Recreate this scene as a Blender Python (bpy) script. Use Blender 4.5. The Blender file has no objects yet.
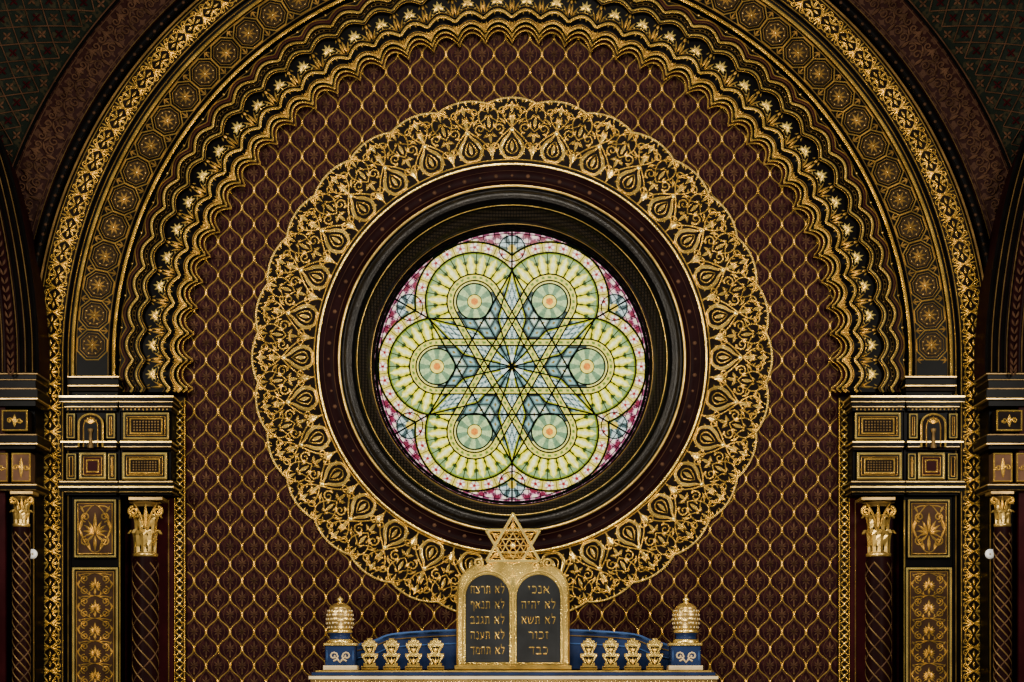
import bpy, math, random
import numpy as np
from mathutils import Vector, Matrix
random.seed(3)
D=20.0; HY=690.0; CX=512.5; EZ=3.10; CY=360.0
pi=math.pi
def W(px,py,y):
    s=(D+y)/D
    return ((px-CX)/100*s, y, EZ+(HY-py)/100*s)

# ---------------------------------------------------------------- materials
MATS={}
def mk(name, col, rough=0.5, metal=0.0, var=0.0, vscale=8.0, bump=0.0, bscale=60.0, spec=0.5):
    m=bpy.data.materials.new(name); m.use_nodes=True
    nt=m.node_tree; b=nt.nodes['Principled BSDF']
    b.inputs['Roughness'].default_value=rough; b.inputs['Metallic'].default_value=metal
    b.inputs['Base Color'].default_value=(*col,1); b.inputs['Specular IOR Level'].default_value=spec
    tc=nt.nodes.new('ShaderNodeTexCoord')
    if var>0:
        n=nt.nodes.new('ShaderNodeTexNoise'); n.inputs['Scale'].default_value=vscale; n.inputs['Detail'].default_value=4
        nt.links.new(tc.outputs['Object'],n.inputs['Vector'])
        r=nt.nodes.new('ShaderNodeValToRGB')
        r.color_ramp.elements[0].position=0.35; r.color_ramp.elements[1].position=0.65
        r.color_ramp.elements[0].color=(*[c*(1-var) for c in col],1)
        r.color_ramp.elements[1].color=(*[min(1,c*(1+var*0.5)) for c in col],1)
        nt.links.new(n.outputs['Fac'],r.inputs['Fac']); nt.links.new(r.outputs['Color'],b.inputs['Base Color'])
    if bump>0:
        n2=nt.nodes.new('ShaderNodeTexNoise'); n2.inputs['Scale'].default_value=bscale
        nt.links.new(tc.outputs['Object'],n2.inputs['Vector'])
        bp=nt.nodes.new('ShaderNodeBump'); bp.inputs['Strength'].default_value=bump; bp.inputs['Distance'].default_value=0.01
        nt.links.new(n2.outputs['Fac'],bp.inputs['Height']); nt.links.new(bp.outputs['Normal'],b.inputs['Normal'])
    MATS[name]=m; return m
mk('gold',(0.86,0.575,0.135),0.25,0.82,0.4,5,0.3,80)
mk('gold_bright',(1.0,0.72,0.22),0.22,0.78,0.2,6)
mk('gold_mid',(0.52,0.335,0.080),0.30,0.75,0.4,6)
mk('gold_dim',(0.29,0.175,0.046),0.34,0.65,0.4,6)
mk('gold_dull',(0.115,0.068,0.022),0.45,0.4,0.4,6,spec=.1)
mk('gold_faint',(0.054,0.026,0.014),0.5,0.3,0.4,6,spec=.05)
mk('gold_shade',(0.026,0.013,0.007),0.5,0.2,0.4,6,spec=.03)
mk('lacquer_black',(0.0016,0.0014,0.0014),0.35,0,0.3,5,spec=.015)
mk('brown_dark',(0.005,0.0030,0.0021),0.5,0,0.4,7,spec=.015)
mk('brown_mid',(0.014,0.0088,0.0045),0.5,0.1,0.4,7,spec=.02)
mk('maroon',(0.015,0.0022,0.0028),0.45,0,0.3,5,spec=.02)
mk('maroon_dark',(0.006,0.0016,0.0017),0.45,0,0.3,5,spec=.015)
mk('blue_deep',(0.006,0.014,0.048),0.4,0,0.3,5,spec=.1)
mk('blue_mid',(0.03,0.065,0.17),0.4,0,0.3,5,spec=.1)
mk('cream',(0.52,0.40,0.22),0.4,0.1,0.15,5)
mk('white',(0.85,0.85,0.82),0.4)
mk('tablet_slate',(0.011,0.0115,0.012),0.35,0,0.3,5,spec=.15)
mk('lead',(0.002,0.003,0.002),0.5,0.0,spec=.02)
mk('floor_stone',(0.06,0.045,0.035),0.4,0,0.3,3)
mk('bronze',(0.0075,0.0058,0.0040),0.32,0.25,0.4,6,0.4,70,spec=.2)

def lattice_mat(name, base, spot, k1,k2, thr, rough=0.55):
    m=bpy.data.materials.new(name); m.use_nodes=True; nt=m.node_tree; b=nt.nodes['Principled BSDF']
    b.inputs['Roughness'].default_value=rough; b.inputs['Specular IOR Level'].default_value=0.02
    tc=nt.nodes.new('ShaderNodeTexCoord'); sp=nt.nodes.new('ShaderNodeSeparateXYZ'); nt.links.new(tc.outputs['Object'],sp.inputs[0])
    def M(op,a,bv=None):
        n=nt.nodes.new('ShaderNodeMath'); n.operation=op
        for i,v in enumerate((a,bv)):
            if v is None: continue
            if isinstance(v,(int,float)): n.inputs[i].default_value=v
            else: nt.links.new(v,n.inputs[i])
        return n.outputs[0]
    sx=M('COSINE',M('MULTIPLY',sp.outputs[0],k1)); sz=M('COSINE',M('MULTIPLY',sp.outputs[2],k2))
    p=M('MULTIPLY',sx,sz)
    sx2=M('COSINE',M('MULTIPLY',sp.outputs[0],k1*3)); sz2=M('COSINE',M('MULTIPLY',sp.outputs[2],k2*3))
    q=M('ADD',M('ABSOLUTE',p),M('MULTIPLY',M('MULTIPLY',sx2,sz2),0.4))
    no=nt.nodes.new('ShaderNodeTexNoise'); no.inputs['Scale'].default_value=40; nt.links.new(tc.outputs['Object'],no.inputs['Vector'])
    q=M('ADD',q,M('MULTIPLY',no.outputs['Fac'],0.3))
    r=nt.nodes.new('ShaderNodeValToRGB'); r.color_ramp.elements[0].position=thr; r.color_ramp.elements[1].position=thr+0.12
    r.color_ramp.elements[0].color=(*base,1); r.color_ramp.elements[1].color=(*spot,1)
    nt.links.new(q,r.inputs['Fac']); nt.links.new(r.outputs['Color'],b.inputs['Base Color'])
    MATS[name]=m
KX=2*pi/0.24; KZ=2*pi/0.34
lattice_mat('wall_damask',(0.0085,0.0017,0.0026),(0.018,0.0048,0.0050),KX,KZ,0.75)
lattice_mat('vault_green',(0.0032,0.0045,0.0032),(0.010,0.0085,0.0045),2*pi/0.25,2*pi/0.25,0.8)  # darkened so the corners look dimmer: shade put into the colour
lattice_mat('vault_red',(0.008,0.0026,0.0021),(0.021,0.0095,0.0055),2*pi/0.2,2*pi/0.2,0.7)  # red likewise darkened in place of weaker light at the corners
lattice_mat('rope',(0.003,0.0025,0.002),(0.018,0.013,0.008),2*pi/0.06,2*pi/0.06,0.7,0.4)

# ---------------------------------------------------------------- mesh builder
class B:
    def __init__(s): s.v=[]; s.f=[]; s.m=[]; s.sm=[]; s.mats=[]
    def mi(s,mat):
        if mat not in s.mats: s.mats.append(mat)
        return s.mats.index(mat)
    def face(s,idx,mat,smooth=False): s.f.append(tuple(idx)); s.m.append(s.mi(mat)); s.sm.append(smooth)
    def ribbon(s,pts,w,y,h,mat,closed=False):
        p=np.array(pts,float); n=len(p)
        if n<2: return
        if closed: t=np.roll(p,-1,0)-np.roll(p,1,0)
        else: t=np.gradient(p,axis=0)
        l=np.hypot(t[:,0],t[:,1]); l[l<1e-9]=1
        nx=-t[:,1]/l; ny=t[:,0]/l
        w=np.broadcast_to(np.array(w,float),(n,))/2
        y=np.broadcast_to(np.array(y,float),(n,))
        h2=np.minimum(h, 0.003+w*0.008)
        b0=len(s.v)
        for i in range(n):
            s.v.append(W(p[i,0]+nx[i]*w[i],p[i,1]+ny[i]*w[i],y[i]))
            s.v.append(W(p[i,0],p[i,1],y[i]-h2[i]))
            s.v.append(W(p[i,0]-nx[i]*w[i],p[i,1]-ny[i]*w[i],y[i]))
        for i in range(n if closed else n-1):
            a=b0+3*i; c=b0+3*((i+1)%n)
            s.face((a,a+1,c+1,c),mat); s.face((a+1,a+2,c+2,c+1),mat)
    def boss(s,px,py,r,y,h,mat,n=8,ry=None):
        b0=len(s.v); ry=ry or r
        for k in range(n):
            a=2*pi*k/n; s.v.append(W(px+r*math.cos(a),py+ry*math.sin(a),y))
        for k in range(n):
            a=2*pi*k/n; s.v.append(W(px+.6*r*math.cos(a),py+.6*ry*math.sin(a),y-h*.75))
        s.v.append(W(px,py,y-h))
        for k in range(n):
            k2=(k+1)%n
            s.face((b0+k,b0+k2,b0+n+k2,b0+n+k),mat,True); s.face((b0+n+k,b0+n+k2,b0+2*n),mat,True)
    def poly(s,pts,yf,yb,mat,bev=0.0,side=None):
        n=len(pts); P=[W(a,b,yf) for a,b in pts]
        b0=len(s.v)
        if bev>0:
            q=np.array([(a[0],a[2]) for a in P]); e=np.roll(q,-1,0)-q
            area=0.5*np.sum(q[:,0]*np.roll(q[:,1],-1)-np.roll(q[:,0],-1)*q[:,1])
            sg=1 if area>0 else -1
            nn=np.stack([-e[:,1],e[:,0]],1)*sg; nn/=np.maximum(1e-9,np.hypot(nn[:,0],nn[:,1]))[:,None]
            vn=nn+np.roll(nn,1,0); L=np.hypot(vn[:,0],vn[:,1]); L=np.maximum(L,0.7); vn=vn/L[:,None]
            qi=q+vn*bev
            for i in range(n): s.v.append((qi[i,0],yf,qi[i,1]))
            for i in range(n): s.v.append((q[i,0],yf+bev,q[i,1]))
            for i in range(n): s.v.append((q[i,0],yb,q[i,1]))
            s.face(range(b0,b0+n),mat)
            for i in range(n):
                j=(i+1)%n
                s.face((b0+i,b0+j,b0+n+j,b0+n+i),mat); s.face((b0+n+i,b0+n+j,b0+2*n+j,b0+2*n+i),side or mat)
        else:
            for p in P: s.v.append(p)
            for p in P: s.v.append((p[0],yb,p[2]))
            s.face(range(b0,b0+n),mat)
            for i in range(n):
                j=(i+1)%n; s.face((b0+i,b0+j,b0+n+j,b0+n+i),side or mat)
    def box(s,x0,y0,x1,y1,yf,yb,mat,bev=0.008,side=None):
        s.poly([(x0,y0),(x1,y0),(x1,y1),(x0,y1)],yf,yb,mat,bev,side)
        n=len(s.v); s.face((n-4,n-3,n-2,n-1),side or mat)
    def frame(s,x0,y0,x1,y1,w,y,h,mat):
        a=w/2
        c=[(x0+a,y0+a),(x1-a,y0+a),(x1-a,y1-a),(x0+a,y1-a)]
        o=[(x0,y0),(x1,y0),(x1,y1),(x0,y1)]; i_=[(x0+w,y0+w),(x1-w,y0+w),(x1-w,y1-w),(x0+w,y1-w)]
        b0=len(s.v)
        for q in o: s.v.append(W(*q,y))
        for q in c: s.v.append(W(*q,y-min(h,w*.007)))
        for q in i_: s.v.append(W(*q,y))
        for k in range(4):
            j=(k+1)%4
            s.face((b0+k,b0+j,b0+4+j,b0+4+k),mat); s.face((b0+4+k,b0+4+j,b0+8+j,b0+8+k),mat)
    def sweep(s,prof,ybot,mats,Rref=400,P=None,step=None,smooth=False,shape=None):
        L=pi*Rref; leg=ybot-CY
        if step is None: step=12
        na=int(L/step); ss=[-leg]+[L*k/na for k in range(na+1)]+[L+leg]
        if P:
            nl=max(1,int(leg/step)); ss=[-leg+leg*k/nl for k in range(nl)]+[L*k/na for k in range(na+1)]+[L+leg*(k+1)/nl for k in range(nl)]
        b0=len(s.v); m=len(prof)
        for q in ss:
            for pr in prof:
                R=pr[0]
                if len(pr)>2: R+=pr[2]*(shape or absin)(q/P)
                s.v.append(W(*amap(q,R,Rref),pr[1]))
        for i in range(len(ss)-1):
            for k in range(m-1):
                a=b0+i*m+k; c=a+m
                mt=mats if isinstance(mats,str) else mats[k]
                s.face((a,c,c+1,a+1),mt,smooth)
    def ringlathe(s,prof,cpx,cpy,mats,n=128,smooth=True):
        cx,_,cz=W(cpx,cpy,0); b0=len(s.v); m=len(prof)
        for i in range(n):
            a=2*pi*i/n
            for r,y in prof: s.v.append((cx+r*math.cos(a),y,cz+r*math.sin(a)))
        for i in range(n):
            for k in range(m-1):
                a=b0+i*m+k; c=b0+((i+1)%n)*m+k
                s.face((a,c,c+1,a+1),mats if isinstance(mats,str) else mats[k],smooth)
    def lathe(s,prof,cpx,y,mats,n=24,smooth=True):
        b0=len(s.v); m=len(prof); sc=(D+y)/D/100
        for i in range(n):
            a=2*pi*i/n
            for r,py in prof:
                x0,_,z=W(cpx,py,y); s.v.append((x0+r*sc*math.cos(a),y+r*sc*math.sin(a),z))
        for i in range(n):
            for k in range(m-1):
                a=b0+i*m+k; c=b0+((i+1)%n)*m+k
                s.face((a,c,c+1,a+1),mats if isinstance(mats,str) else mats[k],smooth)
    def obj(s,name,parent=None,label=None,category=None,kind=None,group=None):
        me=bpy.data.meshes.new(name); me.from_pydata(s.v,[],s.f)
        for m in s.mats: me.materials.append(MATS[m])
        me.polygons.foreach_set('material_index',s.m); me.polygons.foreach_set('use_smooth',s.sm)
        me.update()
        o=bpy.data.objects.new(name,me); bpy.context.collection.objects.link(o)
        if parent: o.parent=parent
        if label:o['label']=label
        if category:o['category']=category
        if kind:o['kind']=kind
        if group:o['group']=group
        return o
def empty(name,loc,label,category,group=None):
    o=bpy.data.objects.new(name,None); bpy.context.collection.objects.link(o); o.location=loc
    o['label']=label;o['category']=category
    if group:o['group']=group
    return o
def adopt(o,p):
    o.parent=p; o.matrix_parent_inverse=Matrix.Translation(p.location).inverted()
def absin(t): return abs(math.sin(pi*t))
def amap(q,R,Rref):
    L=pi*Rref
    if q<0: return (CX-R,CY-q)
    if q>L: return (CX+R,CY+(q-L))
    a=pi-q/Rref
    return (CX+R*math.cos(a),CY-R*math.sin(a))

# ---------------------------------------------------------------- 2D stroke helpers
def cr(pts,n=5):
    P=[pts[0]]+list(pts)+[pts[-1]]; out=[]
    for i in range(1,len(P)-2):
        p0,p1,p2,p3=[np.array(P[j],float) for j in (i-1,i,i+1,i+2)]
        for k in range(n):
            t=k/n
            out.append(tuple(0.5*((2*p1)+(-p0+p2)*t+(2*p0-5*p1+4*p2-p3)*t*t+(-p0+3*p1-3*p2+p3)*t**3)))
    out.append(tuple(pts[-1])); return out
def spiral(cx,cy,r0,r1,a0,turns,n=12):
    return [(cx+(r0+(r1-r0)*k/n)*math.cos(a0+turns*2*pi*k/n),cy+(r0+(r1-r0)*k/n)*math.sin(a0+turns*2*pi*k/n)) for k in range(n+1)]
def tw(n,w,a=0.15,b=0.15):
    return [w*(max(a,0)+(1-a)*math.sin(pi*k/(n-1))) if k<(n-1)/2 else w*(b+(1-b)*math.sin(pi*k/(n-1))) for k in range(n)]
def leaf(x,y,ang,L,w,bend=0.0,n=5):
    pts=[];a=ang
    px,py=x,y
    for k in range(n+1):
        pts.append((px,py)); px+=L/n*math.cos(a); py+=L/n*math.sin(a); a+=bend/n
    return (pts,tw(n+1,w,0.1,0.02))
def mir(lst): return [([( -x,y) for x,y in p],w) for p,w in lst]
def st(pts,w,n=5,taper=True):
    c=cr(pts,n); return (c, tw(len(c),w,0.45,0.25) if taper else [w]*len(c))
def emit(b,motif,f,y,h,mat,ws=1.0,sx=1.0,sy=1.0):
    for p,w in motif: b.ribbon([f(x*sx,v*sy) for x,v in p],np.array(w)*ws,y,h,mat)

# ================================================================ WALL + TRELLIS
b=B()
N=96; cxw,_,czw=W(512.5,359,0); b0=len(b.v)
X0,_,Z1=W(-120,-260,0); X1,_,_=W(1145,0,0); Z0=0.0
for i in range(N):
    a=2*pi*i/N; ca,sa=math.cos(a),math.sin(a)
    t=1e9
    if ca>1e-9:t=min(t,(X1-cxw)/ca)
    if ca<-1e-9:t=min(t,(X0-cxw)/ca)
    if sa>1e-9:t=min(t,(Z1-czw)/sa)
    if sa<-1e-9:t=min(t,(Z0-czw)/sa)
    b.v.append((cxw+1.9*ca,0,czw+1.9*sa)); b.v.append((cxw+t*ca,0,czw+t*sa))
for i in range(N):
    j=(i+1)%N; b.face((b0+2*i,b0+2*j,b0+2*j+1,b0+2*i+1),'wall_damask')
def inside(x,y):
    if math.hypot(x-CX,y-357)<252: return False
    if y>CY: return 186<x<839
    return math.hypot(x-CX,y-CY)<338
cw=12.0; HC=34.0
for k in range(-29,30):
    run=[]
    y=14.0
    while y<760:
        ph=2*pi*(y-CY)/HC+(pi if k%2 else 0)
        x=CX+k*cw+5.85*(math.cos(ph)-0.06*math.cos(3*ph))
        if inside(x,y): run.append((x,y))
        else:
            if len(run)>2: b.ribbon(run,1.3,-0.001,0.03,'gold')
            run=[]
        y+=1.8
    if len(run)>2: b.ribbon(run,1.3,-0.001,0.03,'gold')
    for j in range(-12,14):
        yy=CY+j*HC+(HC/2 if k%2 else 0)
        xx=CX+k*cw+cw/2
        yc=yy+HC/2
        if inside(xx,yc):
            for (an,LL,ww) in ((-pi/2,8.5,2.2),(pi/2,8.5,1.8),(-pi/2-.75,6.5,1.7),(-pi/2+.75,6.5,1.7),(-pi/2-1.4,5,1.4),(-pi/2+1.4,5,1.4),(pi/2-.8,5.5,1.5),(pi/2+.8,5.5,1.5)):
                p,w=leaf(xx,yc,an,LL,ww); b.ribbon(p,w,-0.001,0.006,'gold_faint')
            for m in (-1,1):
                b.ribbon([(xx,yc-12.5),(xx+m*5.6,yc-5),(xx+m*6.6,yc),(xx+m*5.6,yc+5),(xx,yc+12.5)],0.8,-0.001,0.004,'gold_faint')
            p,w=leaf(xx,yc+9,-pi/2,3.5,1.6); b.ribbon(p,w,-0.001,0.006,'gold_dull')
b.obj('wall_back',kind='structure',label='dark maroon damask wall with gilded ogee trellis')

# ================================================================ FILIGREE ROSE RING
b=B()
NR=32; RI,RO=197,257
cxr,cyr=512.5,357.5
n=NR*14
b0=len(b.v)
def lob(a): return 5.0*abs(math.cos(a*NR/2))**0.8
for i in range(n):
    a=2*pi*i/n; ro=RO-2+lob(a)
    for r,y in ((192,-0.02),(ro,-0.02),(ro,0.0)):
        b.v.append(W(cxr+r*math.cos(a),cyr+r*math.sin(a),y))
for i in range(n):
    j=(i+1)%n
    b.face((b0+3*i,b0+3*j,b0+3*j+1,b0+3*i+1),'brown_dark'); b.face((b0+3*i+1,b0+3*j+1,b0+3*j+2,b0+3*i+2),'gold_dim')
half=[]
half.append(st([(0,3),(-7,4),(-11,12),(-8,20),(-3,26),(0,33)],3.4))       # teardrop outline
half.append(st([(0,7),(-4,9),(-5.5,13),(-3,19),(0,23)],1.4))
half.append(st([(-20.5,1),(-19,12),(-12,22),(-3,31),(5,40),(8,49),(4,57)],1.4,taper=False))
half.append(st([(-20.5,30),(-15,36),(-12,45),(-15,54),(-20.5,59)],1.3,taper=False))
half.append((spiral(-12,33,5.4,1.0,-pi/2,1.3),[1.8-0.06*k for k in range(13)]))
half.append((spiral(-8,50,4.6,.8,pi*0.1,1.2),[1.5-0.04*k for k in range(13)]))
half.append((spiral(-16,15,3.8,.8,pi*0.8,-1.2),[1.5]*13))
half.append(st([(-20.5,46),(-10,39),(0,44)],1.0,taper=False))
half.append(st([(-20.5,57),(-12,50),(-4,52),(0,59)],1.0,taper=False))
for L_ in ((-14,24,2.4,8,2.5,0.8),(-6,36,1.9,10,2.2,0.9),(-3,40,1.2,9,2.1,0.6),(-10,58,2.2,6,1.8,0.9),(-18.5,50,0.7,7,1.6,0.6),
           (-13,6,0.9,7,2.1,-0.8),(-17,24,1.9,6,1.8,-.5),(-7,26,2.6,6,1.8,.5),(-5,54,0.4,5,1.5,.6),(-7,43,1.2,5,1.5,-.5),(-4,58,1.2,5,1.6,0),
           (-17,33,1.3,7,1.8,.5),(-17,42,1.8,6,1.6,.4),(-19,8,1.2,6,1.8,-.4),(-17,59,-1.3,5,1.5,0),(-9,62,-1.4,4,1.7,0),(-14,55,1.9,5,1.5,.3)):
    half.append(leaf(*L_))
mot=half+mir(half)
mot.append(leaf(0,9,pi/2,11,3.6)); mot.append(leaf(0,34,pi/2,13,3.8)); mot.append(leaf(0,48,pi/2,12,3.8))
mot.append(leaf(20.5,4,pi/2,14,5.2)); mot.append(leaf(20.5,18,pi/2,11,3.2)); mot.append(leaf(20.5,33,pi/2,12,3.4)); mot.append(leaf(20.5,48,pi/2,12,2.8))
for k in range(NR):
    def f(x,v,k=k):
        a=(k+x/41.0)*2*pi/NR+pi/2; r=RI+v
        return (cxr+r*math.cos(a),cyr-r*math.sin(a))
    emit(b,mot,f,-0.02,0.011,'gold',1.04)
    x,y=f(0,31); b.boss(x,y,2.2,-0.025,0.015,'gold_bright')
def ringpts(cx,cy,r,n=300,fn=None): return [(cx+(r+(fn(a) if fn else 0))*math.cos(a),cy+(r+(fn(a) if fn else 0))*math.sin(a)) for a in [2*pi*i/n for i in range(n)]]
b.ribbon(ringpts(cxr,cyr,RO-2,n,lob),1.9,-0.02,0.03,'gold_bright',closed=True)
b.ribbon(ringpts(cxr,cyr,198),1.3,-0.02,0.03,'gold',closed=True)
b.obj('trim_1',kind='structure',label='circular band of gilded arabesque filigree around the rose window')

# ================================================================ WINDOW
win=empty('window_1',W(512.5,359,0.3),'round stained glass rose window with six-pointed star','window'); win['kind']='structure'
b=B()
prof=[(1.955,0.0),(1.953,-0.04),(1.945,-0.052),(1.930,-0.045),(1.927,-0.035),(1.74,-0.02),(1.735,-0.04),(1.727,-0.042),(1.715,-0.03),(1.70,0.02),
      (1.675,-0.03),(1.64,-0.055),(1.60,-0.04),(1.565,0.01),(1.56,0.06),(1.557,0.05),(1.55,0.055),(1.545,0.12),(1.53,0.16),(1.50,0.18),(1.47,0.20),(1.455,0.24),(1.45,0.33),(1.44,0.36),(1.432,0.36),(1.415,0.40),(1.405,0.52)]
ms=['gold','gold','gold','lacquer_black','maroon_dark','gold_mid','gold_mid','gold_mid','lacquer_black',
    'bronze','bronze','bronze','lacquer_black','lacquer_black','gold_mid','gold_mid','lacquer_black','rope','rope','rope','rope','lacquer_black','bronze','gold_dim','lacquer_black','lacquer_black']
b.ringlathe(prof,512.5,359,ms,200)
for r_ in (1.885,1.785): 
    b.ribbon(ringpts(512.5,359,r_*100,200),.9,-0.028,0.006,'gold_faint',closed=True)
for k in range(72):
    a=2*pi*k/72
    b.boss(512.5+183.5*math.cos(a),359+183.5*math.sin(a),2.2 if k%2 else 1.5,-0.028,0.012,'gold_faint',6)
fr=b.obj('window_frame',label='dark moulded circular frame with gilded rim'); adopt(fr,win)
# glass
GY=0.48; gcx,gcy=512.5,366.5; GR=137.0
LC=75.0; AW=21.0; SW=27.5; OW=49.0; BW=59.5
TT=OW*2-2
res=0.75; nn=int(GR/res)+1
xs=np.arange(-nn,nn+1)*res
Xg,Yg=np.meshgrid(xs,xs); Rr=np.hypot(Xg,Yg)
def glasscol(Xa,Ya):
    r=np.hypot(Xa,Ya); th=np.arctan2(Ya,Xa); s60=pi/3
    ph=(th+s60/2)%s60-s60/2
    au=r*np.cos(ph); av=r*np.sin(ph)
    lx=au-LC; ly=av; lr=np.hypot(lx,ly); lt=np.arctan2(ly,lx)
    ps=(th%s60)-s60/2; u=r*np.cos(ps); v=np.abs(r*np.sin(ps))
    ld=np.where(au>LC,lr,np.abs(av))       # loop distance
    C=np.zeros(r.shape+(3,))
    def put(mask,c): C[mask]=c
    C[:]=(0.84,0.60,0.68)
    fl=np.cos(th*54)*np.cos(r*0.5)
    put(fl>0.2,(0.56,0.15,0.32)); put(fl<-0.4,(0.98,0.90,0.82)); put(np.abs(fl)<0.07,(0.20,0.08,0.14))
    tp=np.hypot(u-118,v); put(tp<14,(0.78,0.84,0.82)); put((tp<14)&(np.cos(np.arctan2(v,u-118)*6)<-0.2),(0.36,0.44,0.44)); put(tp<4,(0.9,0.8,0.35))
    put(r>133,(0.60,0.34,0.46)); put((r>133)&(np.cos(th*80)>0.2),(0.88,0.74,0.76))
    m=(lr<BW+1)&(r<134); put(m,(0.58,0.62,0.04))
    bandm=(lr>OW+1)&(lr<BW-1)&(r<134); Rm=(OW+BW)/2
    put(bandm,(0.88,0.82,0.42))
    ss_=np.arcsin(np.clip(np.sin(lt*12),-1,1))/12*Rm; dd=np.hypot(lr-Rm,ss_); pet=np.cos(5*np.arctan2(lr-Rm,ss_))
    put(bandm&(dd<4.6)&(pet>-0.5),(1.0,0.98,0.90)); put(bandm&(dd<4.6)&(pet<=-0.5),(0.84,0.62,0.58)); put(bandm&(dd<1.5),(0.66,0.22,0.22))
    put((lr>OW-2)&(lr<=OW+1),(0.54,0.60,0.03))
    # flame rays
    nr=22; q=np.abs(((lt/(2*pi)*nr)%1)-0.5)*2; tt=np.clip((lr-SW)/(OW-SW),0,1)
    ray=(lr<=OW-2)&(ld>SW)
    put(ray,(0.30,0.40,0.12))
    jag=np.clip(1.02-np.abs(tt-0.30)/0.72,0,1)+0.12*np.sin(tt*20)
    put(ray&(tt>0.62),(0.60,0.70,0.50))
    put(ray&(q<1.05*jag),(0.86,0.82,0.06)); put(ray&(q<0.80*jag),(0.98,0.95,0.30)); put(ray&(q<0.42*jag),(1.0,1.0,0.74))
    # ring interior
    c=(ld<=SW)&(au>=LC-2); put(c,(0.90,0.88,0.56)); 
    c=lr<AW-3; put(c,(0.76,0.84,0.62)); put(c&(np.cos(lt*8)>0.1)&(lr>7),(0.52,0.64,0.50)); put((lr<7)&(lr>3.5),(1.0,0.92,0.45)); put(lr<3.5,(0.9,0.60,0.2))
    # grey-teal diamond field
    st0=(v<(TT-u)*0.577)
    arm=(np.abs(av)<SW)&(au<LC)&(lr>AW-3)
    star=st0&(lr>AW-3)|arm
    d1=(u*0.5+v*0.866); d2=(u*0.5-v*0.866); U=TT/10
    c1=np.abs((d1/U)%1-0.5)*2; c2=np.abs((d2/U)%1-0.5)*2
    e=np.maximum(c1,c2)
    par=((np.floor(d1/U)+np.floor(d2/U))%2)==0
    put(star,(0.40,0.52,0.51)); put(star&par,(0.56,0.65,0.58)); put(star&(e<0.60),(0.62,0.74,0.72)); put(star&par&(e<0.66),(0.84,0.88,0.80)); put(star&(e<0.22),(0.58,0.50,0.24)); put(star&(e>0.88),(0.09,0.15,0.15))
    # long narrow rays to the tips
    nar=(v<np.minimum(u,TT-u)*0.30)&(u<TT)&(u>0)
    put(nar,(0.62,0.72,0.70)); f2=np.abs(((u+v*3.2)/16)%1-0.5)*2; f3=np.abs(((u-v*3.2)/16)%1-0.5)*2
    put(nar&(np.maximum(f2,f3)<0.66),(0.86,0.91,0.86)); put(nar&(np.maximum(f2,f3)>0.92),(0.12,0.20,0.20))
    put(nar&(v>np.minimum(u,TT-u)*0.30-2.0),(0.66,0.68,0.12))
    # straps : looped bands and hexagram border
    for k in range(3):
        aa=k*pi/3; pu=r*np.cos(th-aa); pv=np.abs(r*np.sin(th-aa))
        stp=(pv>AW)&(pv<SW)&(np.abs(pu)<LC)&(r>AW)&(st0|(np.abs(av)<SW))
        put(stp,(0.90,0.87,0.46)); put(stp&(np.abs(pv-(AW+SW)/2)<1.1)&(np.cos(pu*0.9)>0),(0.50,0.60,0.30))
    lp=(lr>AW)&(lr<SW)&(au>=LC); put(lp,(0.92,0.88,0.44)); put(lp&(np.abs(lr-(AW+SW)/2)<1.1)&(np.cos(lt*24)>0),(0.50,0.60,0.26))
    put(st0&(v>(TT-5-u)*0.577)&(np.abs(av)>SW),(0.84,0.82,0.16))
    put((r<12),(0.50,0.62,0.62)); put((r<12)&(r>4)&(np.cos(th*6+pi)>0.0),(0.90,0.95,0.90)); put(r<4.5,(0.94,0.86,0.45)); put(r<2.2,(0.55,0.2,0.2))
    return C
col=glasscol(Xg,Yg)
rng=np.random.default_rng(2)
col*= (0.92+0.14*rng.random(col.shape[:2]))[...,None]
idx=-np.ones(Xg.shape,int); ins=Rr<GR+1
gv=[];gc=[]
for i in range(Xg.shape[0]):
    for j in range(Xg.shape[1]):
        if ins[i,j]:
            idx[i,j]=len(gv); gv.append(W(gcx+Xg[i,j],gcy+Yg[i,j],GY)); gc.append((*col[i,j],1))
gf=[]
for i in range(Xg.shape[0]-1):
    for j in range(Xg.shape[1]-1):
        q=(idx[i,j],idx[i,j+1],idx[i+1,j+1],idx[i+1,j])
        if min(q)>=0: gf.append(q)
me=bpy.data.meshes.new('stained_glass'); me.from_pydata(gv,[],gf)
at=me.color_attributes.new('pane','FLOAT_COLOR','POINT'); at.data.foreach_set('color',np.array(gc,dtype=np.float32).ravel())
gm=bpy.data.materials.new('stained_glass'); gm.use_nodes=True; nt=gm.node_tree; pb=nt.nodes['Principled BSDF']
va=nt.nodes.new('ShaderNodeVertexColor'); va.layer_name='pane'
nz=nt.nodes.new('ShaderNodeTexNoise'); nz.inputs['Scale'].default_value=25; tc=nt.nodes.new('ShaderNodeTexCoord'); nt.links.new(tc.outputs['Object'],nz.inputs['Vector'])
mr=nt.nodes.new('ShaderNodeMapRange'); mr.inputs[1].default_value=0.3; mr.inputs[2].default_value=0.7; mr.inputs[3].default_value=1.3; mr.inputs[4].default_value=2.2
nt.links.new(nz.outputs['Fac'],mr.inputs[0])
gmn=nt.nodes.new('ShaderNodeGamma'); gmn.inputs[1].default_value=3.1; nt.links.new(va.outputs['Color'],gmn.inputs[0])
nt.links.new(gmn.outputs[0],pb.inputs['Emission Color']); nt.links.new(mr.outputs[0],pb.inputs['Emission Strength'])  # panes emit their own colour in place of daylight from behind
pb.inputs['Base Color'].default_value=(0.01,0.01,0.01,1); pb.inputs['Roughness'].default_value=0.3; pb.inputs['Specular IOR Level'].default_value=0.1
me.materials.append(gm); go=bpy.data.objects.new('stained_glass',me); bpy.context.collection.objects.link(go); adopt(go,win)
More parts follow.
